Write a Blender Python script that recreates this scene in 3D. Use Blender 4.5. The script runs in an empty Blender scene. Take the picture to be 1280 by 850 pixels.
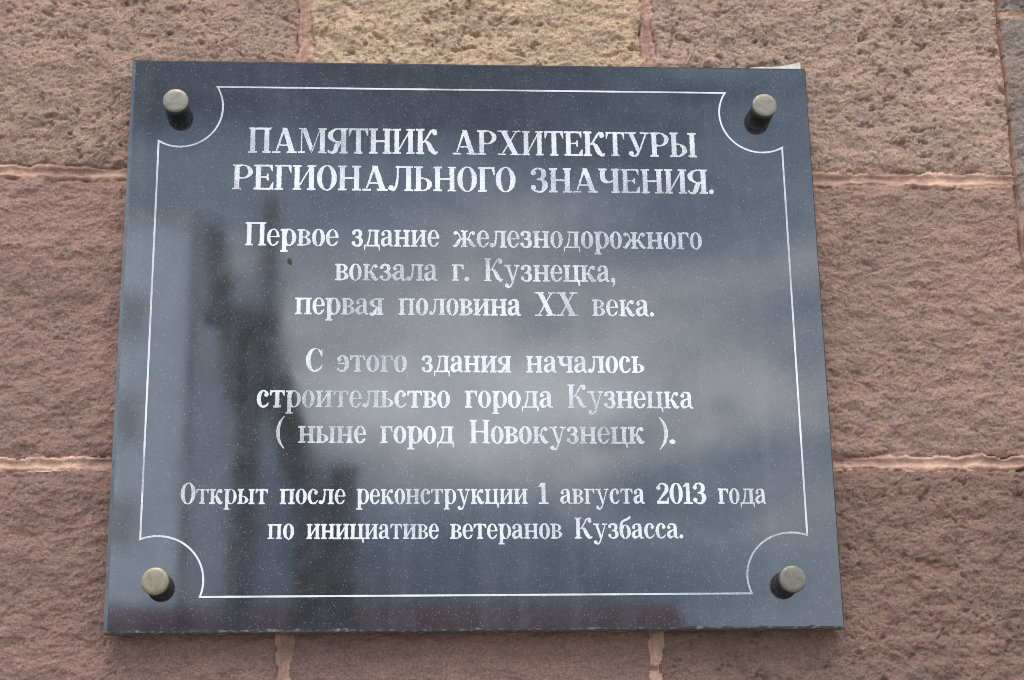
import bpy, bmesh, math, random
import numpy as np
R = math.radians
scene = bpy.context.scene
COL = scene.collection

# ------------------------------------------------------------------ camera
Z0 = 2.2                                   # height of the plaque's centre above the pavement
CAM = np.array([-0.0839, -1.8744, Z0 - 0.5678])
PITCH, YAW, ROLL, FPX = 0.28972855, -0.0665268673, 0.016174602, 2162.157
def cam_matrix():
    cx, sx = math.cos(PITCH), math.sin(PITCH); cy, sy = math.cos(YAW), math.sin(YAW); cr, sr = math.cos(ROLL), math.sin(ROLL)
    Rx = np.array([[1,0,0],[0,cx,-sx],[0,sx,cx]]); Rz = np.array([[cy,-sy,0],[sy,cy,0],[0,0,1]])
    Ry = np.array([[cr,0,sr],[0,1,0],[-sr,0,cr]])
    return Rz @ Rx @ Ry
RM = cam_matrix()
cam = bpy.data.cameras.new('camera'); cam_ob = bpy.data.objects.new('camera', cam); COL.objects.link(cam_ob)
from mathutils import Matrix
m = Matrix.Identity(4)
for r in range(3):
    m[r][0] = RM[r, 0]; m[r][1] = RM[r, 2]; m[r][2] = -RM[r, 1]; m[r][3] = CAM[r]
cam_ob.matrix_world = m
cam.sensor_width = 36.0; cam.lens = 36.0 * FPX / 1280; cam.clip_start = 0.05; cam.clip_end = 2000
scene.camera = cam_ob
scene.render.resolution_x, scene.render.resolution_y = 1024, 680
scene.cycles.filter_width = 0.95

# ------------------------------------------------------------------ light
SUN_EL, SUN_AZ, SKY = 58, 188, 0.1          # azimuth clockwise from +Y; the wall faces -Y
sun = bpy.data.lights.new('sun', 'SUN'); sun.energy = 1.5; sun.angle = R(48); sun.color = (1, 0.95, 0.88)
sun_ob = bpy.data.objects.new('sun', sun); COL.objects.link(sun_ob)
sun_ob.rotation_euler = (R(90 - SUN_EL), 0, R(180 - SUN_AZ))
scene.view_settings.view_transform = 'Standard'; scene.view_settings.look = 'None'
scene.view_settings.exposure = 0.18; scene.view_settings.gamma = 1.0

class NT:
    """small helper round a node tree"""
    def __init__(s, tree): s.t = tree; s.n = tree.nodes; s.l = tree.links
    def new(s, kind, **kw):
        n = s.n.new(kind)
        for k, v in kw.items(): setattr(n, k, v)
        return n
    def put(s, sock, v):
        if isinstance(v, bpy.types.NodeSocket): s.l.new(v, sock)
        elif isinstance(v, (tuple, list)) and len(v) == 3 and sock.type == 'RGBA': sock.default_value = (*v, 1)
        else: sock.default_value = v
    def math(s, op, a, b=0.0, c=None, clamp=False):
        n = s.new('ShaderNodeMath', operation=op, use_clamp=clamp); s.put(n.inputs[0], a); s.put(n.inputs[1], b)
        if c is not None: s.put(n.inputs[2], c)
        return n.outputs[0]
    def vmath(s, op, a, b=None):
        n = s.new('ShaderNodeVectorMath', operation=op); s.put(n.inputs[0], a)
        if b is not None: s.put(n.inputs[1], b)
        return n.outputs['Value'] if op in ('LENGTH', 'DOT_PRODUCT') else n.outputs['Vector']
    def noise(s, vec, scale, detail=3, rough=0.55, dist=0.0):
        n = s.new('ShaderNodeTexNoise'); s.put(n.inputs['Vector'], vec); s.put(n.inputs['Scale'], scale)
        s.put(n.inputs['Detail'], detail); s.put(n.inputs['Roughness'], rough); s.put(n.inputs['Distortion'], dist)
        return n.outputs['Fac']
    def voronoi(s, vec, scale, feature='F1'):
        n = s.new('ShaderNodeTexVoronoi', feature=feature); s.put(n.inputs['Vector'], vec); s.put(n.inputs['Scale'], scale)
        return n
    def ramp(s, v, a, b, lo=0.0, hi=1.0, smooth=True):
        n = s.new('ShaderNodeMapRange', interpolation_type='SMOOTHSTEP' if smooth else 'LINEAR')
        s.put(n.inputs['Value'], v); s.put(n.inputs['From Min'], a); s.put(n.inputs['From Max'], b)
        s.put(n.inputs['To Min'], lo); s.put(n.inputs['To Max'], hi)
        return n.outputs['Result']
    def mix(s, f, a, b, mode='MIX'):
        n = s.new('ShaderNodeMix', data_type='RGBA', blend_type=mode)
        s.put(n.inputs['Factor'], f); s.put(n.inputs['A'] if False else n.inputs[6], a); s.put(n.inputs[7], b)
        return n.outputs[2]
    def scale(s, vec, v):
        n = s.new('ShaderNodeVectorMath', operation='MULTIPLY'); s.put(n.inputs[0], vec); s.put(n.inputs[1], v)
        return n.outputs['Vector']

def direction(az, el):                      # unit vector of a place in the sky in front of the wall (azimuth from -Y towards +X)
    a, e = R(az), R(el)
    return (math.sin(a) * math.cos(e), -math.cos(a) * math.cos(e), math.sin(e))

world = bpy.data.worlds.new('World'); scene.world = world; world.use_nodes = True
w = NT(world.node_tree)
bg = w.n['Background']; bg.inputs['Strength'].default_value = SKY
sky = w.new('ShaderNodeTexSky', sky_type='NISHITA'); sky.sun_disc = False
sky.sun_elevation = R(SUN_EL); sky.sun_rotation = R(SUN_AZ); sky.air_density = 1.2; sky.dust_density = 2.0
gen = w.new('ShaderNodeTexCoord').outputs['Generated']
# overcast: broken cloud. Radiance of the cloud deck in the units the sky strength scales
CLOUD_MEAN = 18.0
n1 = w.noise(w.scale(gen, (2.2, 2.2, 4.5)), 2.6, 5, 0.55, 0.6)
val = w.ramp(n1, 0.32, 0.70, 0.72, 1.30)
def blob(val, az, el, ra, re, gain, tilt=0):
    """a lighter (gain > 1) or darker cloud of angular half-size ra x re degrees"""
    c = direction(az, el)
    d = w.vmath('SUBTRACT', gen, c)
    # axes of the cloud in the plane of the sky, turned by tilt
    a = R(az); t = R(tilt)
    ux = (math.cos(a), math.sin(a), 0.0); uz = (0, 0, 1)
    px = w.vmath('DOT_PRODUCT', d, ux); pz = w.vmath('DOT_PRODUCT', d, uz)
    qx = w.math('ADD', w.math('MULTIPLY', px, math.cos(t)), w.math('MULTIPLY', pz, math.sin(t)))
    qz = w.math('SUBTRACT', w.math('MULTIPLY', pz, math.cos(t)), w.math('MULTIPLY', px, math.sin(t)))
    qx = w.math('DIVIDE', qx, R(ra)); qz = w.math('DIVIDE', qz, R(re))
    rr = w.math('SQRT', w.math('ADD', w.math('MULTIPLY', qx, qx), w.math('MULTIPLY', qz, qz)))
    rr = w.math('ADD', rr, w.ramp(n2, 0.25, 0.75, -0.55, 0.55))
    front = w.ramp(w.vmath('DOT_PRODUCT', gen, c), 0.0, 0.3)
    f = w.math('MULTIPLY', w.ramp(rr, 1.35, 0.25), front)
    return w.math('MULTIPLY', val, w.math('ADD', 1.0, w.math('MULTIPLY', f, gain - 1.0)))
n2 = w.noise(w.scale(gen, (9, 9, 20)), 1.0, 4, 0.55, 0.5)
CLOUDS = [  # az, el, half-width, half-height, gain, tilt
    (-1, 26.5, 15, 5.2, 0.28, -2), (13, 25, 6, 4, 1.2, 0),
    (4, 15.8, 17, 5.4, 1.85, 2), (9, 15.3, 6, 1.7, 1.2, 10), (0.3, 13.2, 4, 1.5, 1.15, -25), (10, 14.2, 4, 1.2, 1.2, 6),
    (-9, 18, 5, 3.4, 1.15, 0),
    (9, 19.6, 6, 0.9, 0.72, 4), (11.5, 11.9, 3.8, 1.2, 0.55, 8), (2, 8.8, 7.5, 2.2, 0.56, 0),
    (11, 8.0, 5, 2.0, 0.85, 0), (-6, 11, 4, 3, 0.6, 0),
]
for c in CLOUDS: val = blob(val, *c)
val = w.math('MULTIPLY', val, w.ramp(w.vmath('DOT_PRODUCT', gen, (0, 1, 0.15)), 0.1, 0.5, 1.0, 3.3))      # unseen sky behind the wall, raised to light the mirrored facades
val = w.math('MULTIPLY', val, w.ramp(w.vmath('DOT_PRODUCT', gen, (0, 0, 1)), 0.45, 0.95, 1.0, 2.0))                  # an overcast sky is brightest overhead
cool = w.mix(w.ramp(val, 0.5, 1.9), (0.67, 0.88, 1.22), (0.96, 1.0, 1.05))
cloud = w.vmath('SCALE', cool); w.l.new(w.math('MULTIPLY', val, CLOUD_MEAN), cloud.node.inputs['Scale'])
w.l.new(w.mix(0.82, sky.outputs['Color'], cloud), bg.inputs['Color'])

# ------------------------------------------------------------------ helpers
def tag(o, label=None, cat=None, group=None, kind=None):
    for k, v in (('label', label), ('category', cat), ('group', group), ('kind', kind)):
        if v: o[k] = v
    return o
def empty(name, loc):
    o = bpy.data.objects.new(name, None); o.empty_display_size = 0.1; o.location = loc; COL.objects.link(o); return o
def link(name, me, mats, parent=None, smooth=False):
    o = bpy.data.objects.new(name, me); COL.objects.link(o)
    for mt in (mats if isinstance(mats, list) else [mats]): me.materials.append(mt)
    if parent: o.parent = parent
    if smooth: me.polygons.foreach_set('use_smooth', [True] * len(me.polygons))
    return o
def from_bm(name, bm, mats, parent=None, smooth=False):
    me = bpy.data.meshes.new(name); bmesh.ops.recalc_face_normals(bm, faces=bm.faces); bm.to_mesh(me); bm.free()
    return link(name, me, mats, parent, smooth)
def box(bm, x0, y0, z0, x1, y1, z1, bev=0.0):
    vs = [bm.verts.new(p) for p in ((x0,y0,z0),(x1,y0,z0),(x1,y1,z0),(x0,y1,z0),(x0,y0,z1),(x1,y0,z1),(x1,y1,z1),(x0,y1,z1))]
    fs = [bm.faces.new([vs[i] for i in f]) for f in ((0,1,2,3),(4,5,6,7),(0,1,5,4),(1,2,6,5),(2,3,7,6),(3,0,4,7))]
    if bev:
        es = list({e for f in fs for e in f.edges}); bmesh.ops.bevel(bm, geom=es, offset=bev, segments=2, affect='EDGES')
def beam(bm, a, b, t):
    """square bar of side t from a to b"""
    a, b = np.array(a, float), np.array(b, float); d = (b - a) / np.linalg.norm(b - a)
    u = np.cross(d, (0, 1, 0)); u = u / np.linalg.norm(u) if np.linalg.norm(u) > 1e-6 else np.array((1., 0, 0)); v = np.cross(d, u)
    vs = [bm.verts.new(p + (u * i + v * j) * t / 2) for p in (a, b) for i, j in ((-1,-1),(1,-1),(1,1),(-1,1))]
    for f in ((0,1,2,3),(4,5,6,7),(0,1,5,4),(1,2,6,5),(2,3,7,6),(3,0,4,7)): bm.faces.new([vs[i] for i in f])
def lathe(bm, prof, n=48, wob=0.0, sx=1.0, mat=0):
    """profile [(radius, y)] turned about the local Y axis"""
    rings = []
    for r, y in prof:
        rings.append([bm.verts.new((r * math.cos(2*math.pi*k/n), y, r * math.sin(2*math.pi*k/n))) for k in range(n)] if r > 1e-6 else [bm.verts.new((0, y, 0))])
    for A, B in zip(rings[:-1], rings[1:]):
        for k in range(n):
            k2 = (k + 1) % n
            if len(A) == 1: f = bm.faces.new((A[0], B[k], B[k2]))
            elif len(B) == 1: f = bm.faces.new((A[k], A[k2], B[0]))
            else: f = bm.faces.new((A[k], A[k2], B[k2], B[k]))
            f.material_index = mat
def unproj(px, py, y=0.0):
    """photograph pixel -> point of the vertical plane y"""
    d = RM @ np.array([(px - 640) / FPX, 1.0, -(py - 425) / FPX]); t = (y - CAM[1]) / d[1]
    return CAM + d * t

# ------------------------------------------------------------------ materials
def material(name):
    mt = bpy.data.materials.new(name); mt.use_nodes = True
    t = NT(mt.node_tree); p = t.n['Principled BSDF']
    return mt, t, p, t.new('ShaderNodeTexCoord').outputs['Object']
def bump(t, p, h, dist, strength=1.0, normal=None):
    n = t.new('ShaderNodeBump'); n.inputs['Distance'].default_value = dist; n.inputs['Strength'].default_value = strength
    t.l.new(h, n.inputs['Height'])
    if normal is not None: t.l.new(normal, n.inputs['Normal'])
    t.l.new(n.outputs['Normal'], p.inputs['Normal']); return n.outputs['Normal']

def make_stone():
    """rough hewn sandstone; each block's own hue comes from its object colour"""
    mt, t, p, co = material('red_sandstone')
    info = t.new('ShaderNodeObjectInfo')
    base = info.outputs['Color']
    co = t.vmath('ADD', co, t.scale(t.vmath('ADD', info.outputs['Location'], (0, 0, 0)), (0, 0, 0)))
    big = t.noise(co, 7, 4, 0.6, 0.4); mid = t.noise(t.scale(co, (1, 1, 1.6)), 38, 4, 0.6); fine = t.noise(co, 420, 3, 0.7); grain = t.noise(co, 1100, 1, 0.5)
    c = t.mix(t.ramp(big, 0.36, 0.66), base, t.mix(1.0, base, (0.84, 0.87, 0.88), 'MULTIPLY'))
    c = t.mix(t.ramp(mid, 0.50, 0.74, 0, 0.55), c, t.mix(1.0, c, (1.22, 1.17, 1.10), 'MULTIPLY'))
    c = t.mix(t.ramp(mid, 0.47, 0.28, 0, 0.5), c, t.mix(1.0, c, (0.80, 0.76, 0.75), 'MULTIPLY'))
    # soot and lichen patches, grey
    grey = t.math('MULTIPLY', t.ramp(t.noise(co, 15, 4, 0.65, 0.5), 0.56, 0.72, 0, 0.6), t.ramp(t.noise(co, 70, 3, 0.6), 0.4, 0.65))
    c = t.mix(grey, c, (0.15, 0.125, 0.115))
    c = t.mix(t.ramp(fine, 0.32, 0.72, 0.0, 1.0), t.mix(1.0, c, (0.72, 0.70, 0.69), 'MULTIPLY'), t.mix(1.0, c, (1.24, 1.25, 1.26), 'MULTIPLY'))
    c = t.mix(t.ramp(grain, 0.63, 0.74, 0, 0.55), c, t.mix(1.0, c, (1.5, 1.5, 1.5), 'MULTIPLY'))
    t.l.new(c, p.inputs['Base Color']); p.inputs['Roughness'].default_value = 0.92; p.inputs['Specular IOR Level'].default_value = 0.25
    hgt = t.math('ADD', t.math('MULTIPLY', fine, 0.6), t.math('MULTIPLY', t.noise(co, 190, 4, 0.6), 1.3))
    bump(t, p, hgt, 0.0026, 1.0)
    return mt
def make_mortar():
    mt, t, p, co = material('pink_sand_mortar')
    n = t.noise(co, 26, 5, 0.6, 0.6); f = t.noise(co, 520, 3, 0.7)
    c = t.mix(t.ramp(n, 0.35, 0.62), (0.60, 0.375, 0.265), (0.42, 0.25, 0.175))
    c = t.mix(t.ramp(t.noise(co, 11, 4, 0.6), 0.48, 0.66, 0, 0.85), c, (0.29, 0.165, 0.125))
    c = t.mix(t.ramp(f, 0.3, 0.7), t.mix(1.0, c, (0.8, 0.8, 0.8), 'MULTIPLY'), t.mix(1.0, c, (1.15, 1.15, 1.15), 'MULTIPLY'))
    t.l.new(c, p.inputs['Base Color']); p.inputs['Roughness'].default_value = 0.95; p.inputs['Specular IOR Level'].default_value = 0.2
    bump(t, p, t.math('ADD', f, t.math('MULTIPLY', t.noise(co, 170, 4, 0.6), 1.5)), 0.0016, 1.0)
    return mt
def flecks(t, co, amount=0.60):
    """white feldspar flecks of dark granite: (mask of the larger ones, mask of the dust-fine ones)"""
    v = t.voronoi(t.scale(co, (1, 1, 0.75)), 520); sep = t.new('ShaderNodeSeparateColor'); t.l.new(v.outputs['Color'], sep.inputs[0])
    size = t.ramp(sep.outputs[0], amount, 1.0, 0.0, 0.36, False)
    a = t.math('MULTIPLY', t.math('LESS_THAN', v.outputs['Distance'], size), t.ramp(sep.outputs[1], 0.0, 1.0, 0.25, 1.0, False))
    b = t.math('MULTIPLY', t.ramp(t.noise(co, 760, 2, 0.65), 0.58, 0.74), t.ramp(t.noise(co, 120, 3, 0.6), 0.3, 0.65, 0.35, 1.0))
    return a, b
def make_granite(polished=True):
    mt, t, p, co = material('polished_black_granite' if polished else 'sawn_granite_edge')
    a, b = flecks(t, co)
    cloudy = t.noise(co, 55, 4, 0.6)
    c = t.mix(t.ramp(cloudy, 0.35, 0.7), (0.015, 0.015, 0.0165), (0.025, 0.025, 0.027))
    if not polished: c = t.mix(t.ramp(t.noise(co, 140, 4, 0.7), 0.45, 0.7), (0.07, 0.072, 0.076), (0.34, 0.34, 0.34))
    c = t.mix(t.math('MULTIPLY', b, 0.8), c, (0.11, 0.11, 0.115))
    c = t.mix(t.math('MULTIPLY', a, 0.5), c, (0.25, 0.25, 0.255))
    # thin grey film of dust and water marks: vertical runs
    film = t.math('MULTIPLY', t.ramp(t.noise(t.scale(co, (26, 26, 1.6)), 1.0, 4, 0.6), 0.5, 0.72), 0.05)
    c = t.mix(film, c, (0.30, 0.29, 0.28))
    t.l.new(c, p.inputs['Base Color'])
    p.inputs['IOR'].default_value = 1.80 if polished else 1.5
    if polished:
        r = t.math('ADD', t.ramp(t.noise(co, 24, 5, 0.6), 0.3, 0.75, 0.040, 0.068), t.math('MULTIPLY', b, 0.03))
        t.l.new(r, p.inputs['Roughness'])
    else: p.inputs['Roughness'].default_value = 0.6
    return mt
def make_paint():
    """worn white enamel in the cut letters: granite grains show through where it has rubbed off"""
    mt, t, p, co = material('worn_white_enamel')
    worn = t.ramp(t.noise(co, 5.5, 3, 0.5), 0.40, 0.62)
    worn = t.math('MULTIPLY', worn, t.ramp(t.noise(co, 28, 2, 0.5), 0.25, 0.6, 0.45, 1.0))
    g = t.noise(co, 620, 3, 0.75)
    loss = t.math('MULTIPLY', t.ramp(t.math('ADD', g, t.math('MULTIPLY', worn, 0.14)), 0.50, 0.64), t.math('ADD', 0.15, t.math('MULTIPLY', worn, 0.5)))
    c = t.mix(t.ramp(t.noise(co, 60, 3, 0.6), 0.3, 0.7), (0.55, 0.55, 0.545), (0.66, 0.655, 0.64))
    c = t.mix(loss, c, (0.09, 0.092, 0.098))
    t.l.new(c, p.inputs['Base Color']); p.inputs['Roughness'].default_value = 0.4; p.inputs['IOR'].default_value = 1.5
    bump(t, p, g, 0.0002, 0.5)
    return mt
def make_metal(name, col, col2, rough):
    mt, t, p, co = material(name)
    n = t.noise(co, 160, 5, 0.65, 0.4); s = t.noise(t.scale(co, (900, 900, 60)), 1.0, 3, 0.6)
    c = t.mix(t.ramp(n, 0.38, 0.66), col, col2)
    c = t.mix(t.ramp(s, 0.5, 0.75, 0, 0.35), c, (0.12, 0.11, 0.09))
    t.l.new(c, p.inputs['Base Color']); p.inputs['Metallic'].default_value = 0.75
    t.l.new(t.ramp(n, 0.3, 0.7, rough - 0.08, rough + 0.15), p.inputs['Roughness'])
    bump(t, p, t.math('ADD', s, n), 0.00015, 0.6)
    return mt
def make_plain(name, col, rough=0.8, amp=0.2, scale=1.0):
    mt, t, p, co = material(name)
    n = t.noise(co, 3.0 * scale, 5, 0.6)
    c = t.mix(t.ramp(n, 0.3, 0.7), tuple(x * (1 - amp) for x in col), tuple(min(1, x * (1 + amp)) for x in col))
    t.l.new(c, p.inputs['Base Color']); p.inputs['Roughness'].default_value = rough
    return mt
GOLD_REFLECTION = make_metal('brass_golden_reflection', (0.27, 0.225, 0.145), (0.20, 0.165, 0.11), 0.4)  # bottom left cap: golden reflection put into the brass colour
STONE, MORTAR, GRANITE, SAWN, PAINT = make_stone(), make_mortar(), make_granite(), make_granite(False), make_paint()
BRASS = make_metal('tarnished_brass', (0.19, 0.17, 0.135), (0.145, 0.125, 0.09), 0.40)
NICKEL = make_metal('tarnished_dark_brass', (0.06, 0.052, 0.04), (0.03, 0.026, 0.02), 0.45)

# ------------------------------------------------------------------ ground
bm = bmesh.new(); vs = [bm.verts.new(p) for p in ((-600,-900,0),(600,-900,0),(600,300,0),(-600,300,0))]; bm.faces.new(vs)
tag(from_bm('pavement', bm, make_plain('grey_paving', (0.15, 0.145, 0.14), 0.9, 0.25)), kind='structure')

# ------------------------------------------------------------------ the sandstone wall
def perlin(x, y, seed=0):
    x = np.asarray(x, float); y = np.asarray(y, float)
    x, y = np.broadcast_arrays(x, y)
    rs = np.random.RandomState(seed + 7); P = rs.permutation(512); A = rs.rand(512) * 2 * np.pi; gx, gy = np.cos(A), np.sin(A)
    xi = np.floor(x).astype(np.int64); yi = np.floor(y).astype(np.int64); fx = x - xi; fy = y - yi
    u = fx * fx * fx * (fx * (fx * 6 - 15) + 10); v = fy * fy * fy * (fy * (fy * 6 - 15) + 10)
    def g(i, j):
        h = P[(P[(xi + i) & 511] + yi + j) & 511]
        return gx[h] * (fx - i) + gy[h] * (fy - j)
    a = g(0,0) * (1-u) + g(1,0) * u; b = g(0,1) * (1-u) + g(1,1) * u
    return (a * (1-v) + b * v) * 1.5
def fbm(x, y, seed, octaves=4, gain=0.5):
    s = 0; a = 1; f = 1
    for o in range(octaves): s = s + a * perlin(x * f, y * f, seed + 13 * o); a *= gain; f *= 2.03
    return s
def sstep(a, b, x):
    t = np.clip((x - a) / (b - a), 0, 1); return t * t * (3 - 2 * t)
def axis(lo, hi, clo, chi, fine, coarse):
    core = np.arange(clo, chi, fine)
    return np.concatenate([np.arange(lo, clo - coarse * .5, coarse), core, np.arange(chi + coarse * .5, hi, coarse)])
WALL_Y = 0.030                                        # mean face of the wall; the plaque's front face is at y = 0
ROW, ROW0, CORNER = 0.348, 0.205, 0.656
def build_wall():
    root = empty('stone_wall', (0, WALL_Y, 0))
    tag(root, 'wall of rough red and tan sandstone blocks with pink mortar joints behind the plaque', 'wall')
    xs = axis(-2.4, 2.6, -0.62, 0.72, 0.0016, 0.02); zs = axis(-2.18, 2.3, -0.45, 0.49, 0.0016, 0.02)
    X, Z = np.meshgrid(xs, zs)
    # ragged joint lines: look the layout up at a slightly displaced place
    wx = X + 0.0026 * fbm(X / .035, Z / .035, 3, 5, .6); wz = Z + 0.0017 * fbm(X / .035, Z / .03, 5, 5, .6)
    rng = np.random.RandomState(4)
    wx = np.where(np.abs(X - CORNER) < .03, X + 0.0009 * fbm(X / .02, Z / .02, 6, 4, .6), wx)
    right = wx > CORNER
    off = np.where(right, ROW0 + 0.222, ROW0)
    row = np.floor((wz - off) / ROW).astype(int)
    dz = np.minimum(np.abs(wz - off - row * ROW), np.abs(wz - off - (row + 1) * ROW))
    up = np.abs(wz - off - (row + 1) * ROW) < np.abs(wz - off - row * ROW)          # joint above or below
    known = {0: [-0.62, -0.201, 0.2145], -1: [-0.60, -0.14, 0.27], -2: [-0.62, -0.2097, 0.1965]}
    bid = np.zeros(X.shape, int); dx = np.full(X.shape, 9.0); halfx = np.full(X.shape, 0.009)
    stones = {}
    for r in range(row.min(), row.max() + 1):
        js = list(known.get(r, [-0.62 + rng.uniform(-.1, .1), -0.2 + rng.uniform(-.08, .08), 0.22 + rng.uniform(-.08, .08)]))
        while js[0] > -2.5: js.insert(0, js[0] - rng.uniform(.36, .5))
        edges = js + [CORNER]
        m = (row == r) & ~right
        k = np.searchsorted(np.array(js), wx) - 1
        for i in range(len(js)):
            mm = m & (k == i)
            if not mm.any(): continue
            bid[mm] = len(stones) + 1; stones[len(stones) + 1] = (r, i, (js[i] + edges[i + 1]) / 2, False)
            a = np.abs(wx - js[i]); b = np.abs(edges[i + 1] - wx)
            dx = np.where(mm, np.minimum(a, b), dx)
            if i == len(js) - 1: halfx = np.where(mm & (b < a), 0.002, halfx)
        m = (row == r) & right
        js = [CORNER]
        while js[-1] < 2.8: js.append(js[-1] + rng.uniform(.4, .55))
        k = np.searchsorted(np.array(js), wx) - 1
        for i in range(len(js) - 1):
            mm = m & (k == i)
            if not mm.any(): continue
            bid[mm] = len(stones) + 1; stones[len(stones) + 1] = (r, i, (js[i] + js[i + 1]) / 2, True)
            a = np.abs(wx - js[i]); b = np.abs(js[i + 1] - wx); dx = np.where(mm, np.minimum(a, b), dx)
            if i == 0: halfx = np.where(mm & (a < b), 0.002, halfx)
    halfz = np.clip(0.0080 + 0.0030 * fbm(X / .075, Z * 0 + row * 5.3 + up * 2.1, 21, 4, .6), .0025, .014)
    halfz = np.where(right, 0.004, halfz); halfx = np.where(halfx > .005, 0.0075 + 0.0035 * fbm(Z / .05, X * 0 + np.round(X, 1), 22, 3), halfx)
    ez = dz - halfz; ex = dx - halfx                   # distance past the joint's edge (negative: in the joint)
    inj = (ez < 0) | (ex < 0)
    e = np.minimum(ez, ex)
    # ---- stone relief, metres (positive: towards the viewer)
    seedshift = bid * 3.7
    U, V = X + seedshift, Z + seedshift * 1.3
    rough = np.zeros(X.shape); tool = np.zeros(X.shape)
    for b, (r, i, cx, rt) in stones.items():
        mm = bid == b
        tool[mm] = 1.0 if r >= 0 else (0.15 if cx < .1 else (0.3 if r == -1 else 0.55))
    a = R(18)
    P_, Q = U * math.cos(a) - V * math.sin(a), U * math.sin(a) + V * math.cos(a)
    wv = fbm(U / .05, V / .05, 31, 3) * .25
    amp = np.ones(X.shape); ar = np.random.RandomState(9)
    for b in stones: amp[bid == b] = ar.uniform(.8, 1.3)
    h = 0.0034 * fbm(U / .11, V / .09, 32, 4, .5)
    h += (0.0012 + .0009 * tool) * amp * fbm(U / .030 + wv, V / .024, 33, 4, .58)
    pit = fbm(P_ / .016 + wv * 2, Q / .0105 + wv * 2, 34, 4, .6)
    h -= (.22 + .78 * tool) * 0.0050 * amp * sstep(.30, .95, pit) * sstep(-.4, .3, fbm(U / .08, V / .08, 35, 2))
    h -= 0.0021 * sstep(.34, .8, fbm(P_ / .0080 + wv, Q / .0056 + wv, 39, 3, .6)) * (0.25 + 0.75 * tool)
    h -= 0.0010 * sstep(.40, .7, fbm(X / .0034, Z / .0030, 44, 1)) * sstep(-.2, .4, fbm(U / .05, V / .05, 45, 2))
    # flaky scarps: quantised low relief, its steps cast the small ledge shadows
    f = fbm(U / .030 + wv, V / .017 + wv, 36, 5, .58) * 2.6; fl = np.floor(f); fr = f - fl
    rid = np.abs(fbm(P_ / .034 + wv * 3, Q / .020 + wv * 3, 46, 4, .6))
    h -= 0.0020 * sstep(.06, .0, rid) * sstep(.05, .5, fbm(U / .045, V / .045, 47, 3))
    h += (0.95 - .5 * tool) * 0.00075 * (fl + sstep(.55, 1.0, fr))
    h += 0.00062 * fbm(X / .0050, Z / .0042, 37, 3, .7)
    h -= 0.0035 * np.exp(-np.maximum(e, 0) / .006) * (0.5 + .5 * sstep(-.3, .3, fbm(X / .03, Z / .03, 38, 2)))
    # ---- mortar relief: recessed ribbon, a trowelled groove, smeared lips
    jn = fbm(X / .02, Z / .011, 41, 4, .55)
    jd = np.where(ez < ex, dz, dx)
    hm = -0.0056 + 0.0012 * jn + 0.0026 * sstep(.1, .5, fbm(X / .12, Z / .05, 49, 3)) + 0.0009 * fbm(X / .006, Z / .005, 48, 3, .6) + 0.0030 * sstep(.0018, .0052, jd) - 0.0008 * sstep(.006, .009, jd)
    crack = sstep(.0022, .0, np.abs(e)) * sstep(-.1, .45, fbm(X / .04, Z / .04, 43, 3))
    hm = np.where((np.minimum(halfx, 9) < .005) & (ex < 0) & (ez > 0), -0.012, hm)
    H = np.where(inj, hm, h) - 0.0040 * crack
    # ---- mesh it, one object per block and one for the mortar
    ny, nx = X.shape
    co = np.stack([X, -H, Z + Z0], -1).reshape(-1, 3)
    c = (slice(0, -1), slice(0, -1))
    lab = np.where(inj[c] | inj[1:, 1:], 0, bid[c])
    I = np.arange(ny * nx).reshape(ny, nx)
    quads = np.stack([I[:-1, :-1], I[:-1, 1:], I[1:, 1:], I[1:, :-1]], -1)
    def mesh(name, sel, mat, colour=None):
        q = quads[sel]; used, inv = np.unique(q, return_inverse=True); inv = inv.reshape(-1)
        me = bpy.data.meshes.new(name); me.vertices.add(len(used)); me.vertices.foreach_set('co', co[used].astype(np.float32).ravel())
        n = len(q); me.loops.add(n * 4); me.loops.foreach_set('vertex_index', inv.astype(np.int32))
        me.polygons.add(n); me.polygons.foreach_set('loop_start', np.arange(0, n * 4, 4, dtype=np.int32))
        try: me.polygons.foreach_set('loop_total', np.full(n, 4, dtype=np.int32))
        except Exception: pass
        me.update(); me.validate()
        o = link(name, me, mat, root, smooth=True)
        if colour: o.color = (*colour, 1)
        return o
    mesh('mortar', lab == 0, MORTAR)
    for b, (r, i, cx, rt) in stones.items():
        sel = lab == b
        if not sel.any(): continue
        col = block_colour(r, cx, rt, rng)
        o = mesh('stone_block', sel, STONE, col)
        if r == 0 and abs(cx) < .1: o['label'] = 'pale tan sandstone block above the plaque'
    # solid core behind the faces: thickness, extended unseen to block the sky behind
    bm = bmesh.new(); box(bm, -14, 0.015, 0.03, 14, 0.6, 9.0); o = from_bm('wall_core', bm, STONE, root); o.color = (0.27, 0.165, 0.13, 1)
    return root
def block_colour(r, cx, rt, rng):
    j = rng.uniform(.94, 1.06)
    if rt: c = (0.24, 0.18, 0.145)
    elif r == 0: c = (0.50, 0.335, 0.215) if abs(cx) < .1 else ((0.35, 0.220, 0.158) if cx < 0 else (0.385, 0.248, 0.178)); j = 1
    elif r == -1: c = (0.295, 0.172, 0.132) if cx < 0 else (0.31, 0.187, 0.138); j = 1
    elif r == -2: c = (0.262, 0.150, 0.116) if cx < .1 else (0.228, 0.133, 0.099); j = 1
    else:
        c = ((0.30, 0.19, 0.15), (0.27, 0.16, 0.13), (0.36, 0.26, 0.18))[rng.randint(3)]
    return tuple(x * j for x in c)
build_wall()

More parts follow.
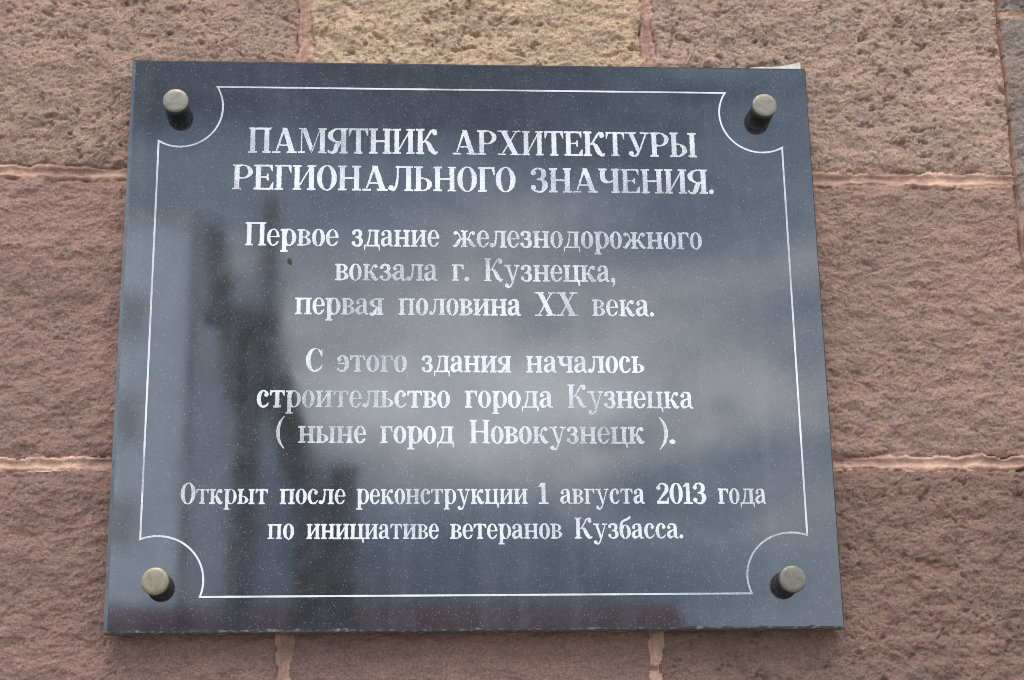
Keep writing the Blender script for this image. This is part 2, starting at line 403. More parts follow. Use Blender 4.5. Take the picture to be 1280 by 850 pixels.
# ------------------------------------------------------------------ the granite plaque
PW, PH, PT = 0.4, 0.3343, 0.024
BASE = np.array([0, PT, Z0 - PH])
plaque = empty('memorial_plaque', BASE)
tag(plaque, 'polished dark granite plaque with white Cyrillic lettering fixed to the sandstone wall by four studs', 'plaque')
def loc(p): return np.array(p, float) - BASE
def build_slab():
    bm = bmesh.new()
    ch = {'l': 0.0040, 'r': 0.0012, 't': 0.0022, 'b': 0.0016}
    # outline walked round the front face with many points, so the arris can be chipped
    n = 260; rng = random.Random(3)
    def side(a, b, k): return [(a[0] + (b[0]-a[0]) * i / k, a[1] + (b[1]-a[1]) * i / k) for i in range(k)]
    out = side((-PW,-PH),(PW,-PH),n) + side((PW,-PH),(PW,PH),n//2) + side((PW,PH),(-PW,PH),n//2) + side((-PW,PH),(-PW,-PH),n//2)
    front, mid, back = [], [], []
    chip = 0.0
    for k, (x, z) in enumerate(out):
        bottom = k < n
        chip = max(0, chip * .55 + (rng.random() ** 9) * (0.0020 if bottom else 0.0006))
        fx = x + (ch['l'] if x <= -PW + 1e-6 else 0) - (ch['r'] if x >= PW - 1e-6 else 0)
        fz = z + (ch['b'] + chip if z <= -PH + 1e-6 else 0) - (ch['t'] if z >= PH - 1e-6 else 0)
        if not bottom:
            if x <= -PW + 1e-6: fx += chip
            if x >= PW - 1e-6: fx -= chip * .4
        fz = max(fz, -PH + ch['b']); fx = min(max(fx, -PW + ch['l']), PW - ch['r']); fz = min(fz, PH - ch['t'])
        front.append(bm.verts.new(loc((fx, 0, fz + Z0)))); mid.append(bm.verts.new(loc((x, 0.0016 + chip * .35, z + Z0)))); back.append(bm.verts.new(loc((x, PT, z + Z0))))
    f = bm.faces.new(front); f.material_index = 0
    N = len(out)
    for k in range(N):
        k2 = (k + 1) % N
        a = bm.faces.new((front[k], mid[k], mid[k2], front[k2])); a.material_index = 1 if k < n else 0
        b = bm.faces.new((mid[k], back[k], back[k2], mid[k2])); b.material_index = 1
    bm.faces.new(back[::-1]).material_index = 1
    return from_bm('granite_slab', bm, [GRANITE, SAWN], plaque)
build_slab()

def plate_ribbon(name, pts, width, closed=True):
    """painted line of the given width along pts (x, z), as a sheet just proud of the polish"""
    bm = bmesh.new(); n = len(pts); P = np.array(pts, float); L, Rr = [], []
    for i in range(n):
        d0 = P[i] - P[i-1]; d1 = P[(i+1) % n] - P[i]
        d0 /= np.linalg.norm(d0); d1 /= np.linalg.norm(d1)
        n0 = np.array([-d0[1], d0[0]]); n1 = np.array([-d1[1], d1[0]]); b = n0 + n1; b /= max(1e-6, b @ n0) if b @ n0 > .5 else 1.0
        w_ = width / 2 * (1 + .12 * math.sin(i * 1.7) * math.sin(i * .37))
        L.append(bm.verts.new(loc((P[i][0] + b[0]*w_, -0.0003, P[i][1] + b[1]*w_ + Z0)))); Rr.append(bm.verts.new(loc((P[i][0] - b[0]*w_, -0.0003, P[i][1] - b[1]*w_ + Z0))))
    for i in range(n if closed else n - 1):
        j = (i + 1) % n; bm.faces.new((L[i], L[j], Rr[j], Rr[i]))
    return from_bm(name, bm, PAINT, plaque)
KN = [(-.3445, .2705), (.3415, .2730), (.3405, -.2845), (-.3435, -.2830)]     # stud centres: top left, top right, bottom right, bottom left
BX, BZ0, BZ1 = 0.3652, -0.2966, 0.3006
def border():
    pts = []
    def arc(c, p, q, n=22):
        a0 = math.atan2(p[1]-c[1], p[0]-c[0]); a1 = math.atan2(q[1]-c[1], q[0]-c[0]); r0 = math.dist(p, c); r1 = math.dist(q, c)
        d = (a1 - a0 + math.pi) % (2*math.pi) - math.pi
        return [(c[0] + (r0 + (r1-r0)*k/n) * math.cos(a0 + d*k/n), c[1] + (r0 + (r1-r0)*k/n) * math.sin(a0 + d*k/n)) for k in range(n + 1)]
    def line(p, q, n=40): return [(p[0] + (q[0]-p[0])*k/n, p[1] + (q[1]-p[1])*k/n) for k in range(1, n)]
    tl = arc(KN[0], (-BX, .2317), (-.2998, BZ1)); tr = arc(KN[1], (.3002, BZ1), (BX, .2308)); br = arc(KN[2], (BX, -.2325), (.2998, BZ0)); bl = arc(KN[3], (-.2992, BZ0), (-BX, -.2337))
    pts = tl + line(tl[-1], tr[0]) + tr + line(tr[-1], br[0]) + br + line(br[-1], bl[0]) + bl + line(bl[-1], tl[0])
    return plate_ribbon('border_line', pts, 0.0021)
border()

# ---- lettering
U = 8.5; T = 9.0; S = 20.0; O = 7.0      # serif, hairline, stem, serif overhang (cap height 100)
class G:
    """glyph: union of signed distance shapes on a grid; units: cap height 100"""
    def __init__(s,w,st=1.25,y0=-30,y1=112):
        s.w=w
        xs=np.arange(-8,w+8+st,st); ys=np.arange(y0,y1+st,st)
        s.X,s.Y=np.meshgrid(xs,ys); s.d=np.full(s.X.shape,1e3)
    def add(s,d): s.d=np.minimum(s.d,d); return s
    def poly_d(s,pts):
        X,Y=s.X,s.Y; n=len(pts); dm=np.full(X.shape,1e9); ins=np.zeros(X.shape,bool)
        for i in range(n):
            ax,ay=pts[i]; bx,by=pts[(i+1)%n]
            ex,ey=bx-ax,by-ay; wx,wy=X-ax,Y-ay
            t=np.clip((wx*ex+wy*ey)/(ex*ex+ey*ey+1e-9),0,1)
            dm=np.minimum(dm,(wx-ex*t)**2+(wy-ey*t)**2)
            c=((ay>Y)!=(by>Y)); ins^=c&(X<(bx-ax)*(Y-ay)/((by-ay) if by!=ay else 1e-9)+ax)
        d=np.sqrt(dm); return np.where(ins,-d,d)
    def poly(s,*pts): return s.add(s.poly_d(pts))
    def rect(s,x0,y0,x1,y1): return s.poly((x0,y0),(x1,y0),(x1,y1),(x0,y1))
    def ell_d(s,cx,cy,rx,ry):
        x=s.X-cx;y=s.Y-cy
        k0=np.sqrt((x/rx)**2+(y/ry)**2)+1e-6;k1=np.sqrt((x/rx**2)**2+(y/ry**2)**2)+1e-6
        return k0*(k0-1)/k1
    def dot(s,cx,cy,r): return s.add(np.hypot(s.X-cx,s.Y-cy)-r)
    def ring_d(s,x0,y0,x1,y1,tx,ty,txr=None):
        txr=tx if txr is None else txr
        o=s.ell_d((x0+x1)/2,(y0+y1)/2,(x1-x0)/2,(y1-y0)/2)
        a,b=x0+tx,x1-txr
        i=s.ell_d((a+b)/2,(y0+y1)/2,(b-a)/2,(y1-y0)/2-ty)
        return np.maximum(o,-i)
    def ring(s,*a): return s.add(s.ring_d(*a))
    def cut(s,d,pts): return np.maximum(d,-s.poly_d(pts))
    def keep(s,d,pts): return np.maximum(d,s.poly_d(pts))
    def stroke(s,pts,rs,n=14):
        """smooth curve through pts, radius per point"""
        P=np.array(pts,float);R=np.array(rs,float);k=len(P)
        t=np.linspace(0,k-1,(k-1)*n+1);i=np.clip(t.astype(int),0,k-2);f=t-i
        def cr(A):
            p0=A[np.maximum(i-1,0)];p1=A[i];p2=A[i+1];p3=A[np.minimum(i+2,k-1)]
            F=f if A.ndim==1 else f[:,None]
            return .5*(2*p1+(p2-p0)*F+(2*p0-5*p1+4*p2-p3)*F**2+(3*p1-p0-3*p2+p3)*F**3)
        C=cr(P);Q=cr(R)
        for a,b,ra,rb in zip(C[:-1],C[1:],Q[:-1],Q[1:]):
            e=b-a;h=np.clip(((s.X-a[0])*e[0]+(s.Y-a[1])*e[1])/(e@e+1e-9),0,1)
            s.add(np.hypot(s.X-a[0]-e[0]*h,s.Y-a[1]-e[1]*h)-(ra+(rb-ra)*h))
        return s
    def stem(s,x,h,w=S,bot=1,top=1,y0=0,ol=O,orr=O):
        s.rect(x,y0,x+w,h)
        if bot: s.rect(x-ol,y0,x+w+orr,y0+U)
        if top: s.rect(x-ol,h-U,x+w+orr,h)
        return s
def bar_end(s,x,h,side,drop=22):   # drooping wedge at the end of a top bar
    return s.poly((x,h),(x,h-drop),(x+side*-4,h-drop),(x+side*-13,h-U),(x+side*-13,h))
def P_(h,w,S=S,dn=0):
    g=G(w);g.stem(9,h,y0=dn,w=S)
    return g
def make(ch):
    low=ch.islower() or ch in 'ь'
    h=72.0 if (low and ch!='б') else 100.0
    s=18.0 if low else 20.0
    c=ch.upper() if ch in 'гикнптцчьыяжлдэсовзеьру' else ch
    k=h/100
    if ch in ' ': return None
    if c in 'ПНИЦ':
        w=(92 if not low else 78); g=G(w)
        x1,x2=9,w-9-s
        g.stem(x1,h,s);g.stem(x2,h,s)
        if c=='П': g.rect(x1,h-U-1,x2+s,h)
        if c=='Н': g.rect(x1,h*.5-T/2,x2+s,h*.5+T/2)
        if c=='И': g.poly((x1+s-2,U),(x1+s-2,U+15),(x2+2,h-U),(x2+2,h-U-15))
        if c=='Ц':
            g.rect(x1,0,x2+s,U+1); g.poly((x2+s-4,U),(x2+s+8,U),(x2+s+8,-17),(x2+s+1,-17),(x2+s-4,0))
        return g
    if c=='Г':
        w=68 if not low else 58; g=G(w); g.stem(9,h,s); g.rect(9,h-U,w-3,h); bar_end(g,w-2,h,1,30*k+4); return g
    if c=='Т':
        w=80 if not low else 68; g=G(w); g.stem(w/2-s/2,h,s,top=0); g.rect(3,h-U,w-3,h)
        bar_end(g,w-2,h,1,28*k+3); bar_end(g,2,h,-1,28*k+3); return g
    if c=='Е' and not low:
        g=G(78); g.stem(9,h,s); g.rect(9,h-U,72,h); bar_end(g,73,h,1,27); g.rect(9,0,74,U)
        g.poly((76,0),(76,30),(71,30),(60,U),(60,0)); g.rect(25,47,56,54); g.poly((58,36),(58,65),(53,65),(48,54),(48,47),(53,36)); return g
    if c=='Е':
        g=G(60); d=g.ring_d(3,-1,58,h+1,17,6,14); d=g.cut(d,[(32,16),(70,24),(70,36),(32,36)]); g.add(d); g.rect(14,35,55,41.5)
        g.stroke([(52,20),(44,8),(30,3)],[3,4,4]); return g
    if c in 'АМ' and not low:
        w=100 if c=='А' else 116; g=G(w)
        if c=='А':
            g.poly((16,U),(23,U),(54,94),(46,100),(44,100)); g.poly((40,100),(60,100),(93,0),(70,0)); g.rect(26,28,78,35)
            g.rect(2,0,36,U); g.rect(58,0,99,U)
        else:
            g.rect(13,0,20,100); g.rect(2,0,31,U); g.rect(4,93,30,100); g.poly((13,100),(35,100),(60,28),(52,2))
            g.poly((52,2),(58,2),(92,100),(86,100)); g.stem(86,100,21)
        return g
    if ch=='а':
        g=G(64); g.rect(36,6,36+s,54)
        g.stroke([(45,52),(42,63),(28,68),(15,63),(11,55)],[9,7,4,4,5]); g.dot(14,53,9)
        g.stroke([(40,42),(25,36),(14,28),(11.5,18),(17,8),(28,7),(40,15)],[3.5,5,8,9,8,5,3])
        g.poly((42,12),(46,0),(62,0),(62,7),(54,9)); return g
    if c=='О':
        w=82 if not low else 62; g=G(w); t=21 if not low else 18; g.ring(3,-1.5,w-3,h+1.5,t,6); return g
    if c in 'СЭ':
        w=76 if not low else 56; g=G(w)
        d=g.ring_d(3,-1.5,w+4,h+1.5,s+1,6,10)
        d=g.cut(d,[(w*.55,h*.30),(w+20,h*.22),(w+20,h*.80),(w*.55,h*.66)])
        d=g.keep(d,[(-9,-9),(w-1,-9),(w-1,h+9),(-9,h+9)])
        g.add(d)
        if not low:
            g.poly((w-3,h+1),(w-3,h*.64),(w-8,h*.64),(w-14,h*.8),(w-26,h*.95),(w-12,h*.88)); g.stroke([(w*.55,3),(w-12,14),(w-3,30)],[5,5,3])
        else:
            g.dot(w-12,h*.73,9); g.stroke([(w-10,h*.85),(w*.6,h-3)],[5,4]); g.stroke([(w*.55,3.5),(w-10,9),(w-3,19)],[4.5,4.5,3])
        if c=='Э':
            g.rect(w*.35,h*.5-3.5,w*.9,h*.5+3.5); g.d=g.d[:,::-1]
        return g
    if c=='Р':
        w=80 if not low else 70; g=G(w); dn=0 if not low else -26
        g.stem(9,h,s,y0=dn); lo=h*.42 if not low else -1
        d=g.ring_d(-8 if not low else 1,lo,w-1,h+(0 if not low else 1),30 if not low else 27,6.5,s)
        g.add(g.keep(d,[(20,-40),(120,-40),(120,140),(20,140)])); g.rect(20,h-6.5,w*.5,h)
        if not low: g.rect(20,lo,w*.5,lo+6.5)
        else: g.d=np.maximum(g.d,-1e3); g.rect(2,h-U,27,h)
        return g
    if c=='Ь' or c=='Ы':
        w0=74 if not low else 62; w=w0 if c=='Ь' else (w0+(38 if not low else 31)); g=G(w); g.stem(9,h,s,bot=0); g.rect(2,0,30,U)
        t=h*.56; d=g.ring_d(-12,0,w0-3,t,30,6.5,s); g.add(g.keep(d,[(20,-9),(120,-9),(120,140),(20,140)]))
        g.rect(20,0,w0*.45,6.5); g.rect(20,t-6.5,w0*.45,t)
        if c=='Ы': g.stem(w-9-s,h,s)
        return g
    if c=='В':
        w=64; g=G(w); g.stem(9,h,s,top=1); t=h*.56
        d=g.ring_d(-10,0,w-2,t,30,6.5,s+.5); g.add(g.keep(d,[(20,-9),(120,-9),(120,140),(20,140)]))
        d=g.ring_d(-12,t-6.5,w-6,h,30,6.5,s-1.5); g.add(g.keep(d,[(20,-9),(120,-9),(120,140),(20,140)]))
        g.rect(20,0,28,6.5);g.rect(20,t-6.5,28,t);g.rect(20,h-6.5,28,h); return g
    if c=='Я':
        w=84 if not low else 68; g=G(w); g.stem(w-9-s,h,s); lo=h*.42
        d=g.ring_d(3,lo,w+10,h,s+1,6.5,30); g.add(g.keep(d,[(-9,-9),(w-20,-9),(w-20,140),(-9,140)]))
        g.rect(w*.45,h-6.5,w-20,h); g.rect(w*.4,lo,w-20,lo+6.5)
        if not low: g.stroke([(48,lo+2),(39,30),(33,12),(24,4),(12,5),(6,12)],[7,10,9,6,4,4])
        else: g.stroke([(40,lo+2),(30,16),(22,6),(12,4),(6,6)],[6,8,8,6,4.5])
        return g
    if c=='К':
        w=88 if not low else 72; g=G(w); g.stem(9,h,s); x=9+s
        g.stroke([(x-2,h*.47),(x+10,h*.55),(w*.62,h*.80),(w*.74,h-7),(w-10,h-8)],[4,4,4.5,5,6]); g.dot(w-12,h-13*k-3,10*(k*.5+.5))
        g.stroke([(x+8,h*.52),(w*.58,h*.42),(w*.70,h*.2),(w-12,5),(w-3,9)],[4,8,10,6.5,3.5]); return g
    if c=='Ж':
        w=104; g=G(w); m=w/2; g.stem(m-9,h,18)
        for sg in (-1,1):
            g.stroke([(m+sg*8,h*.5),(m+sg*18,h*.56),(m+sg*27,h*.82),(m+sg*38,h-6)],[3.5,4,4.5,5]); g.dot(m+sg*40,h-12,9)
            g.stroke([(m+sg*9,h*.5),(m+sg*22,h*.42),(m+sg*32,h*.2),(m+sg*42,5),(m+sg*49,8)],[4,7,8.5,6,3.5])
        return g
    if c=='Л':
        w=98 if not low else 80; g=G(w); x2=w-9-s; g.stem(x2,h,s); x=w*.34
        g.rect(x-4,h-U,x2+s,h)
        if low: g.stroke([(x+5,h-4),(x+3,h*.5),(x-2,h*.2),(x-10,5),(x-17,7)],[4,4.5,5.5,5.5,5]); g.dot(12,10,10)
        else: g.stroke([(x+5,96),(x+4,55),(x-1,22),(x-11,5),(x-19,7)],[4,4.5,5.5,5.5,5]); g.dot(13,13,11)
        return g
    if c=='Х':
        w=98; g=G(w); g.poly((13,100),(37,100),(87,0),(63,0)); g.poly((14,0),(22,0),(84,100),(76,100))
        g.rect(2,93,46,100); g.rect(62,93,96,100); g.rect(2,0,36,7); g.rect(52,0,97,7); return g
    if c=='У':
        w=98 if not low else 72; g=G(w); b=h*.2 if not low else 0
        g.poly((10*k+2,h),(w*.33,h),(w*.64,b+4),(w*.5,b-6)); 
        g.rect(0,h-U,w*.46,h); g.rect(w*.62,h-U,w,h)
        if not low: g.stroke([(86,97),(66,45),(52,14),(40,4),(26,5)],[4,4,5,5,5]); g.dot(24,13,11)
        else: g.stroke([(61,h-4),(46,20),(36,-8),(26,-22),(14,-22)],[3.5,3.8,4.5,5,5]); g.dot(12,-16,9.5)
        return g
    if c=='З':
        w=70 if not low else 56; g=G(w); a=1 if not low else .78
        g.stroke([(10*a,h*.83),(20*a,h-6),(38*a,h-4),(52*a,h*.86),(53*a,h*.70),(44*a,h*.57),(28*a,h*.53)],[6*a,5,5,8.5*a+1,9.5*a+1,6,3.5])
        g.stroke([(28*a,h*.53),(48*a,h*.5),(57*a,h*.37),(57*a,h*.22),(46*a,5),(28*a,3.5),(11*a,11)],[3.5,6,10*a+1,10*a+1,6,4.5,4.5])
        g.dot(13*a+1,h*.79,10*a+1); g.dot(13*a,h*.17+3,10*a+1); return g
    if c=='Ч':
        w=88 if not low else 74; g=G(w); x2=w-9-s; g.stem(x2,h,s); g.rect(9,h*.6,9+s,h); g.rect(2,h-U,9+s+7,h)
        g.stroke([(9+s/2,h*.62),(16+s/2,h*.50),(w*.5,h*.44),(x2+4,h*.52)],[s/2,s/2-1,4.5,4]); return g
    if ch=='д':
        g=G(78); x2=78-10-s; g.rect(x2,0,x2+s,h); g.rect(20,h-U,x2+s+6,h); g.rect(3,0,75,U)
        g.stroke([(30,h-4),(27,34),(17,6)],[4,4.5,4.5]); g.poly((2,U),(10,U),(10,-4),(7,-17),(2,-17)); g.poly((76,U),(68,U),(68,-4),(71,-17),(76,-17)); return g
    if ch=='б':
        g=G(64); g.ring(4,-1.5,60,66,18,6)
        g.stroke([(12,36),(11,60),(20,80),(38,88),(52,96),(56,103)],[8.5,7,6,6,6,3]); return g
    if ch=='1':
        g=G(50); g.rect(17,0,35,100); g.rect(4,0,48,U); g.poly((17,100),(30,100),(17,82),(4,79),(4,85)); return g
    if ch=='0':
        g=G(70); g.ring(3,-1,67,101,20,6); return g
    if ch=='2':
        g=G(68); g.stroke([(14,76),(20,92),(35,96),(50,88),(54,72),(46,54),(28,32),(12,10)],[6,5,5,8,10,9,6,5]); g.dot(15,76,11)
        g.rect(5,0,62,15); g.poly((64,32),(58,32),(50,14),(62,0)); return g
    if ch=='3':
        g=G(68); g.stroke([(13,82),(22,95),(38,96),(51,86),(51,70),(43,57),(28,53)],[6,5,5,9,10,6,3.5])
        g.stroke([(28,53),(46,50),(55,37),(55,22),(44,5),(28,3.5),(12,12)],[3.5,6,10.5,10.5,6,4.5,4.5]); g.dot(14,78,10.5); g.dot(14,20,10.5); return g
    if ch=='.':
        g=G(24); g.dot(12,9.5,10.5); return g
    if ch==',':
        g=G(24); g.dot(12,9.5,10.5); g.stroke([(17,9),(18,-6),(9,-18)],[5,5,2.5]); return g
    if ch in '()':
        g=G(40); g.stroke([(35,113),(18,86),(11,46),(18,6),(35,-22)],[2.5,6,8,6,2.5])
        if ch==')': g.d=g.d[:,::-1]
        return g
    raise KeyError(ch)
GAP={}
def contour_faces(g):
    """filled marching squares with interior runs merged: list of polygons (glyph units)"""
    d=g.d;X,Y=g.X,g.Y;ny,nx=d.shape;faces=[]
    a,b,c,e=d[:-1,:-1],d[:-1,1:],d[1:,1:],d[1:,:-1]
    ins=(a<0).astype(int)+(b<0)+(c<0)+(e<0)
    for j in range(ny-1):
        row=ins[j]
        if not row.any(): continue
        i=0
        while i<nx-1:
            if row[i]==4:
                k=i
                while k<nx-1 and row[k]==4:k+=1
                faces.append([(X[j,i],Y[j,i]),(X[j,k],Y[j,k]),(X[j+1,k],Y[j+1,k]),(X[j+1,i],Y[j+1,i])]);i=k;continue
            if row[i]>0:
                cs=[(j,i),(j,i+1),(j+1,i+1),(j+1,i)];poly=[]
                for q in range(4):
                    p,r=cs[q],cs[(q+1)%4];dp,dr=d[p],d[r]
                    if dp<0:poly.append((X[p],Y[p]))
                    if (dp<0)!=(dr<0):
                        t=dp/(dp-dr);poly.append((X[p]+(X[r]-X[p])*t,Y[p]+(Y[r]-Y[p])*t))
                if len(poly)>2:faces.append(poly)
            i+=1
    return faces

# word, left and right edge in the photograph (pixels), baseline there, cap height in pixels
LINES = [
    [('ПАМЯТНИК', 310, 547.5, 191.3, 193.2, 32), ('АРХИТЕКТУРЫ', 565.5, 871, 193.4, 197, 31)],
    [('РЕГИОНАЛЬНОГО', 290, 644.5, 237, 240.5, 31.5), ('ЗНАЧЕНИЯ.', 663.7, 892.5, 240.6, 242.8, 30.8)],
    [('Первое', 306, 423, 307, 308, 29.6), ('здание', 439.5, 549, 308.2, 309, 29.6), ('железнодорожного', 566, 877.8, 309.2, 312, 29.6)],
    [('вокзала', 418.4, 546.6, 350.8, 351.4, 29.4), ('г.', 564.7, 586.5, 351.5, 351.7, 29.4), ('Кузнецка,', 605, 769.3, 351.9, 353, 29.4)],
    [('первая', 368.5, 479.4, 393.1, 394, 29.4), ('половина', 497.9, 651, 394.1, 395, 29.4), ('ХХ', 668.5, 722.4, 395, 395.3, 30), ('века.', 740, 818, 395.4, 396, 29.4)],
    [('С', 382, 403.5, 465, 465, 29.6), ('этого', 420.7, 508.6, 465.1, 465.4, 29.4), ('здания', 526.9, 639.2, 465.5, 466, 29.4), ('началось', 657.5, 805.6, 466.1, 466.6, 29.4)],
    [('строительство', 320.6, 562.5, 509.4, 510, 30), ('города', 581, 691, 510, 510.3, 30), ('Кузнецка', 709.5, 866.5, 510.4, 511, 30)],
    [('(', 344.5, 355.8, 554, 554, 30), ('ныне', 372.6, 457.5, 554, 554.3, 30), ('город', 475, 567.6, 554.3, 554.6, 30), ('Новокузнецк', 587, 806, 554.6, 555, 30), (').', 824, 844, 555, 555, 30)],
    [('Открыт', 225.4, 334.7, 630.3, 630.4, 26.8), ('после', 349.5, 431.8, 630.4, 630.4, 26.8), ('реконструкции', 445.4, 659.8, 630.4, 630.2, 26.8), ('1', 673.7, 685.5, 630.2, 630.2, 26.8),
     ('августа', 700.4, 805.9, 630.1, 630, 26.8), ('2013', 821, 883.3, 630, 630, 26.4), ('года', 898, 958, 630, 629.9, 26.8)],
    [('по', 334, 367.4, 674.2, 674.1, 26.8), ('инициативе', 382.8, 548.5, 674.1, 674, 26.8), ('ветеранов', 562.7, 702.8, 674, 673.6, 26.8), ('Кузбасса.', 718.6, 854.3, 673.6, 673.2, 26.8)],
]
_cache = {}
def glyph(ch):
    if ch not in _cache:
        g = make(ch); cols = np.where((g.d < 0).any(0))[0]
        _cache[ch] = (g, g.X[0, cols[0]], g.X[0, cols[-1]])
    return _cache[ch]
def build_lines():
    wr = np.random.RandomState(11)
    for words in LINES:
        V, F = [], []
        for word, x0, x1, y0, y1, cap in words:
            A, B = unproj(x0, y0), unproj(x1, y1); C = unproj((x0 + x1) / 2, (y0 + y1) / 2 - cap)
            s = (C[2] - (A[2] + B[2]) / 2) / 100.0
            gap = 3.5; pen = 0; place = []
            for ch in word:
                g, a, b = glyph(ch); place.append((ch, pen - a)); pen += (b - a) + gap
            total = pen - gap; kx = (B[0] - A[0]) / total
            for ch, ox in place:
                g, a, b = glyph(ch)
                g2 = G(g.w); g2.d = g.d + 1.6 * perlin(g.X / 6.5 + wr.rand() * 50, g.Y / 6.5 + wr.rand() * 50, 3) - 0.5 + 1.2 + wr.uniform(-.5, .5)
                for poly in contour_faces(g2):
                    st = len(V)
                    for gx, gy in poly:
                        t = (ox + gx) / total
                        V.append(loc((A[0] + (ox + gx) * kx, -0.0003, A[2] + (B[2] - A[2]) * t + gy * s)))
                    F.append(list(range(st, st + len(poly))))
        bm_me = bpy.data.meshes.new('inscription_line'); bm_me.from_pydata([tuple(v) for v in V], [], F); bm_me.update()
        bm = bmesh.new(); bm.from_mesh(bm_me); bmesh.ops.remove_doubles(bm, verts=bm.verts, dist=2e-6)
        for f in bm.faces:
            if f.normal.y > 0: f.normal_flip()
        bm.to_mesh(bm_me); bm.free()
        link('inscription_line', bm_me, PAINT, plaque)
build_lines()

# ---- studs: cylindrical shank, collar at the slab, slightly domed cap
def build_stud(c, k):
    rng = random.Random(k)
    bm = bmesh.new()
    lathe(bm, [(0, 0.002), (0.0138, 0.002), (0.0142, -0.0015), (0.0142, -0.0035), (0.0136, -0.0042), (0.0136, -0.0205), (0, -0.0205)])
    o = from_bm('stud_shank', bm, NICKEL, plaque, smooth=True)
    o.name = 'mounting_stud'; o.location = loc((c[0], 0, c[1] + Z0))
    bm = bmesh.new()
    lathe(bm, [(0, -0.0200), (0.0140, -0.0200), (0.0147, -0.0206), (0.0147, -0.0262), (0.0145, -0.0268), (0.0140, -0.0272), (0.010, -0.0274), (0.005, -0.02752), (0, -0.02755)])
    cp = from_bm('stud_cap', bm, GOLD_REFLECTION if k == 3 else BRASS, o, smooth=True)
    if k == 3: cp['label'] = 'brass cap with a golden reflection put into its colour'
    cp.rotation_euler = (rng.uniform(-.03, .03), rng.uniform(0, 6.28), rng.uniform(-.03, .03))
    md = o.modifiers.new('e', 'EDGE_SPLIT'); md.split_angle = R(38); md = cp.modifiers.new('e', 'EDGE_SPLIT'); md.split_angle = R(38)
for k, c in enumerate(KN): build_stud(c, k)

# ---- a dried speck of dirt below the first word of the third line
def build_speck():
    bm = bmesh.new(); c = unproj(362, 327); rng = random.Random(5)
    for dx, dz, r in ((0, 0, .0026), (-.0008, .0026, .0016), (.0012, -.0022, .0017), (.0014, .0030, .0009), (-.0018, .0012, .0009)):
        b = bmesh.ops.create_icosphere(bm, subdivisions=2, radius=r)
        for v in b['verts']:
            v.co *= 1 + rng.uniform(-.12, .12); v.co.y *= .3; v.co.x += dx; v.co.z += dz
    o = from_bm('dirt_speck', bm, make_plain('dried_dirt', (0.035, 0.032, 0.03), 0.9), plaque); o.location = loc((c[0], -.0002, c[2]))
build_speck()

# ------------------------------------------------------------------ packing shim behind the top right corner
def build_shim():
    bm = bmesh.new()
    edge = [(938, 84.5), (950, 83.6), (962, 83.8), (974, 83.0), (984, 81.4), (993, 79.3), (1000, 78.2), (1000.5, 83)]
    top = [(p[0], p[2] - Z0) for p in (unproj(x, y, .0242) for x, y in edge)]
    a = [bm.verts.new((x, 0.0242, z + Z0)) for x, z in top] + [bm.verts.new((top[-1][0], .0242, .30 + Z0)), bm.verts.new((top[0][0], .0242, .30 + Z0))]
    f = bm.faces.new(a); r = bmesh.ops.extrude_face_region(bm, geom=[f])
    for v in r['geom']:
        if isinstance(v, bmesh.types.BMVert): v.co.y += 0.003
    o = from_bm('packing_shim', bm, make_plain('white_foam', (0.50, 0.46, 0.39), 0.9, 0.2, 40))
    tag(o, 'pale torn sliver of packing sticking out behind the top right plaque corner', 'packing')
build_shim()

# ------------------------------------------------------------------ across the square: what the polish mirrors
def spot(az, el, dist):                                # a point seen in the plaque, dist metres in front of the wall
    return (CAM[0] + (dist - CAM[1]) * math.tan(R(az)), -dist, CAM[2] + (dist - CAM[1]) * math.tan(R(el)) / math.cos(R(az)))
STEEL = make_plain('dark_painted_steel', (0.05, 0.046, 0.042), 0.7, 0.5)
def build_block():
    D = 42; x1, _, top = spot(-7.1, 20.6, D); x0 = x1 - 15
    root = empty('apartment_building', ((x0 + x1) / 2, -D - 6, 0)); tag(root, 'pale apartment block across the square with rows of dark windows, mirrored in the polished plaque', 'building')
    W = (x1 - x0) / 2
    bm = bmesh.new(); box(bm, -W, -6, 0, W, 6, top - .303); from_bm('wall', bm, make_plain('pale_render', (0.62, 0.70, 0.82), 0.9, 0.05, .3), root)
    bm = bmesh.new(); box(bm, -W, -6, top - .3, W, 6.05, top); from_bm('roof', bm, make_plain('pale_roof_edge', (0.5, 0.51, 0.53)), root)
    gm = make_plain('window_glass', (0.30, 0.33, 0.36), 0.15, 0.1); fm = make_plain('window_frame_white', (0.6, 0.6, 0.6))
    for s in range(6):
        z = 1.2 + s * (top - 2) / 6
        for c in range(6):
            x = -W + 1.2 + c * 2.3
            bm = bmesh.new(); box(bm, x, 6.003, z, x + 1.1, 6.06, z + 1.3); wf = from_bm('window', bm, fm, root)
            bm = bmesh.new(); box(bm, x + .1, 6.063, z + .1, x + 1.0, 6.075, z + 1.2); from_bm('pane', bm, gm, wf)
build_block()
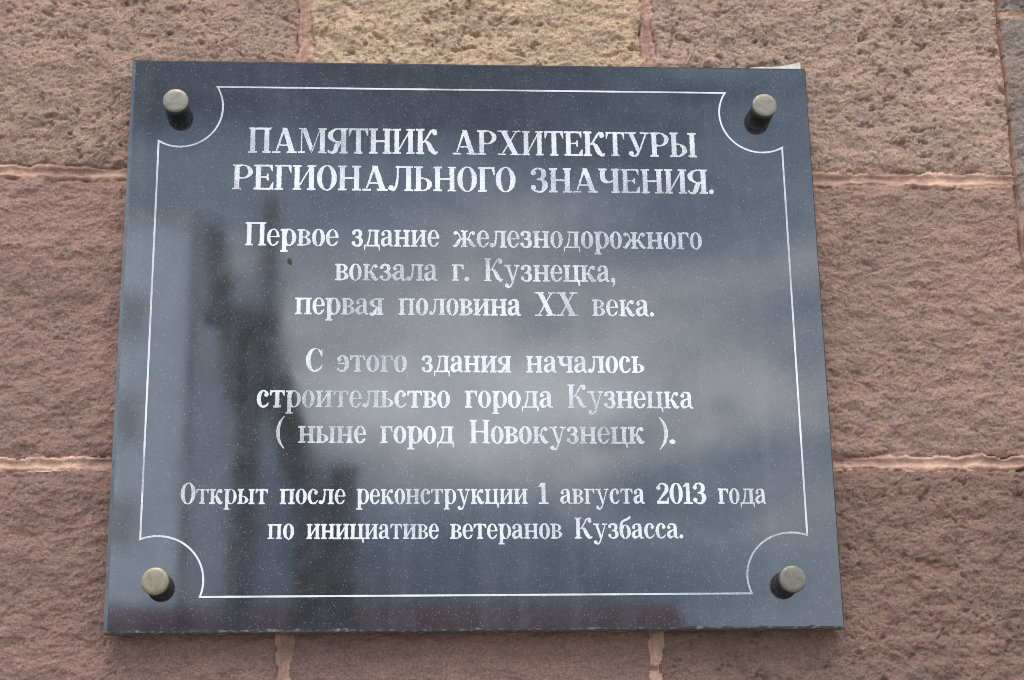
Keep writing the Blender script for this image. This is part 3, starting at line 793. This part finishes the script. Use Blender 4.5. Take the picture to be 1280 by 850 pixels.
def build_mast():
    D = 22; P = lambda a, e: spot(a, e, D)
    bx = P(-4.8, 10)[0]; root = empty('lighting_tower', (bx, -D, 0)); tag(root, 'dark steel tower with two upper posts and a crossbeam mirrored in the plaque', 'tower')
    L = lambda a, e: (P(a, e)[0] - bx, 0, P(a, e)[2])
    def part(name, bars):
        bm = bmesh.new()
        for a, b, t in bars: beam(bm, a, b, t)
        from_bm(name, bm, STEEL, root)
    part('post', [(L(-6.2, 17.2), L(-6.5, 20.2), .27)]); part('post', [(L(-4.5, 17.2), L(-4.62, 21.2), .24)])
    part('crossbeam', [(L(-6.75, 17.3), L(-4.15, 17.38), .24)])
    part('column', [(L(-5.2, 17.3), L(-4.85, 14.6), .85)])
    part('leg', [(L(-4.35, 15.4), L(-3.05, 11.2), .50), (L(-3.05, 11.2), (L(-2.95, 11)[0], 0, 0), .42)])
    part('leg', [(L(-5.15, 15.3), L(-5.35, 7.0), .34), (L(-5.35, 7.0), (L(-5.4, 7)[0], 0, 0), .34)])
    part('gusset', [(L(-6.35, 17.2), L(-5.9, 18.6), .20), (L(-4.3, 17.2), L(-4.75, 19), .13)])
build_mast()
def build_pole(a, e, D, t, label):
    x, y, z = spot(a, e, D); root = empty('utility_pole', (x, y, 0)); tag(root, label, 'pole')
    bm = bmesh.new(); lathe(bm, [(0, 0), (t, 0), (t * .7, z), (0, z)], 16)
    for v in bm.verts: v.co = (v.co.x, v.co.z, v.co.y)
    from_bm('shaft', bm, STEEL, root, True)
    bm = bmesh.new(); lathe(bm, [(0, 0), (t * .9, 0), (t * .9, .06), (0, .12)], 16)
    for v in bm.verts: v.co = (v.co.x, v.co.z, v.co.y + z)
    from_bm('cap', bm, STEEL, root, True)
build_pole(-7.15, 20.4, 26, .075, 'tall thin dark pole in front of the pale apartment block')
build_pole(-2.0, 12.3, 24, .30, 'short thick dark pole beside the steel tower, mirrored above the lower lettering')
def build_shed():
    D = 34; x0 = spot(-11, 8, D)[0]; x1, _, top = spot(9.5, 7.9, D); cx = (x0 + x1) / 2; W = (x1 - x0) / 2
    root = empty('station_shed', (cx, -D - 4, 0)); tag(root, 'long low dark red shed across the square, mirrored along the bottom edge of the plaque', 'shed')
    bm = bmesh.new(); box(bm, -W, -4, 0, W, 4, top - 1.0); from_bm('wall', bm, make_plain('dark_red_brick', (0.06, 0.020, 0.021), 0.9, 0.3), root)
    bm = bmesh.new(); vs = [bm.verts.new(p) for p in ((-W-.3,4.3,top-1.0),(W+.3,4.3,top-1.0),(W+.3,0,top+.5),(-W-.3,0,top+.5),(-W-.3,-4.3,top-1.0),(W+.3,-4.3,top-1.0))]
    for f in ((0,1,2,3),(3,2,5,4),(1,5,2),(0,3,4),(0,4,5,1)): bm.faces.new([vs[i] for i in f])
    from_bm('roof', bm, make_plain('red_roof', (0.06, 0.020, 0.021), 0.8, 0.3), root)
    dm = make_plain('dark_door', (0.05, 0.045, 0.04))
    for k in range(4):
        bm = bmesh.new(); x = -W + 1 + k * 2.4; box(bm, x, 4.003, 0.02, x + 1.6, 4.05, 2.6); from_bm('door', bm, dm, root)
build_shed()
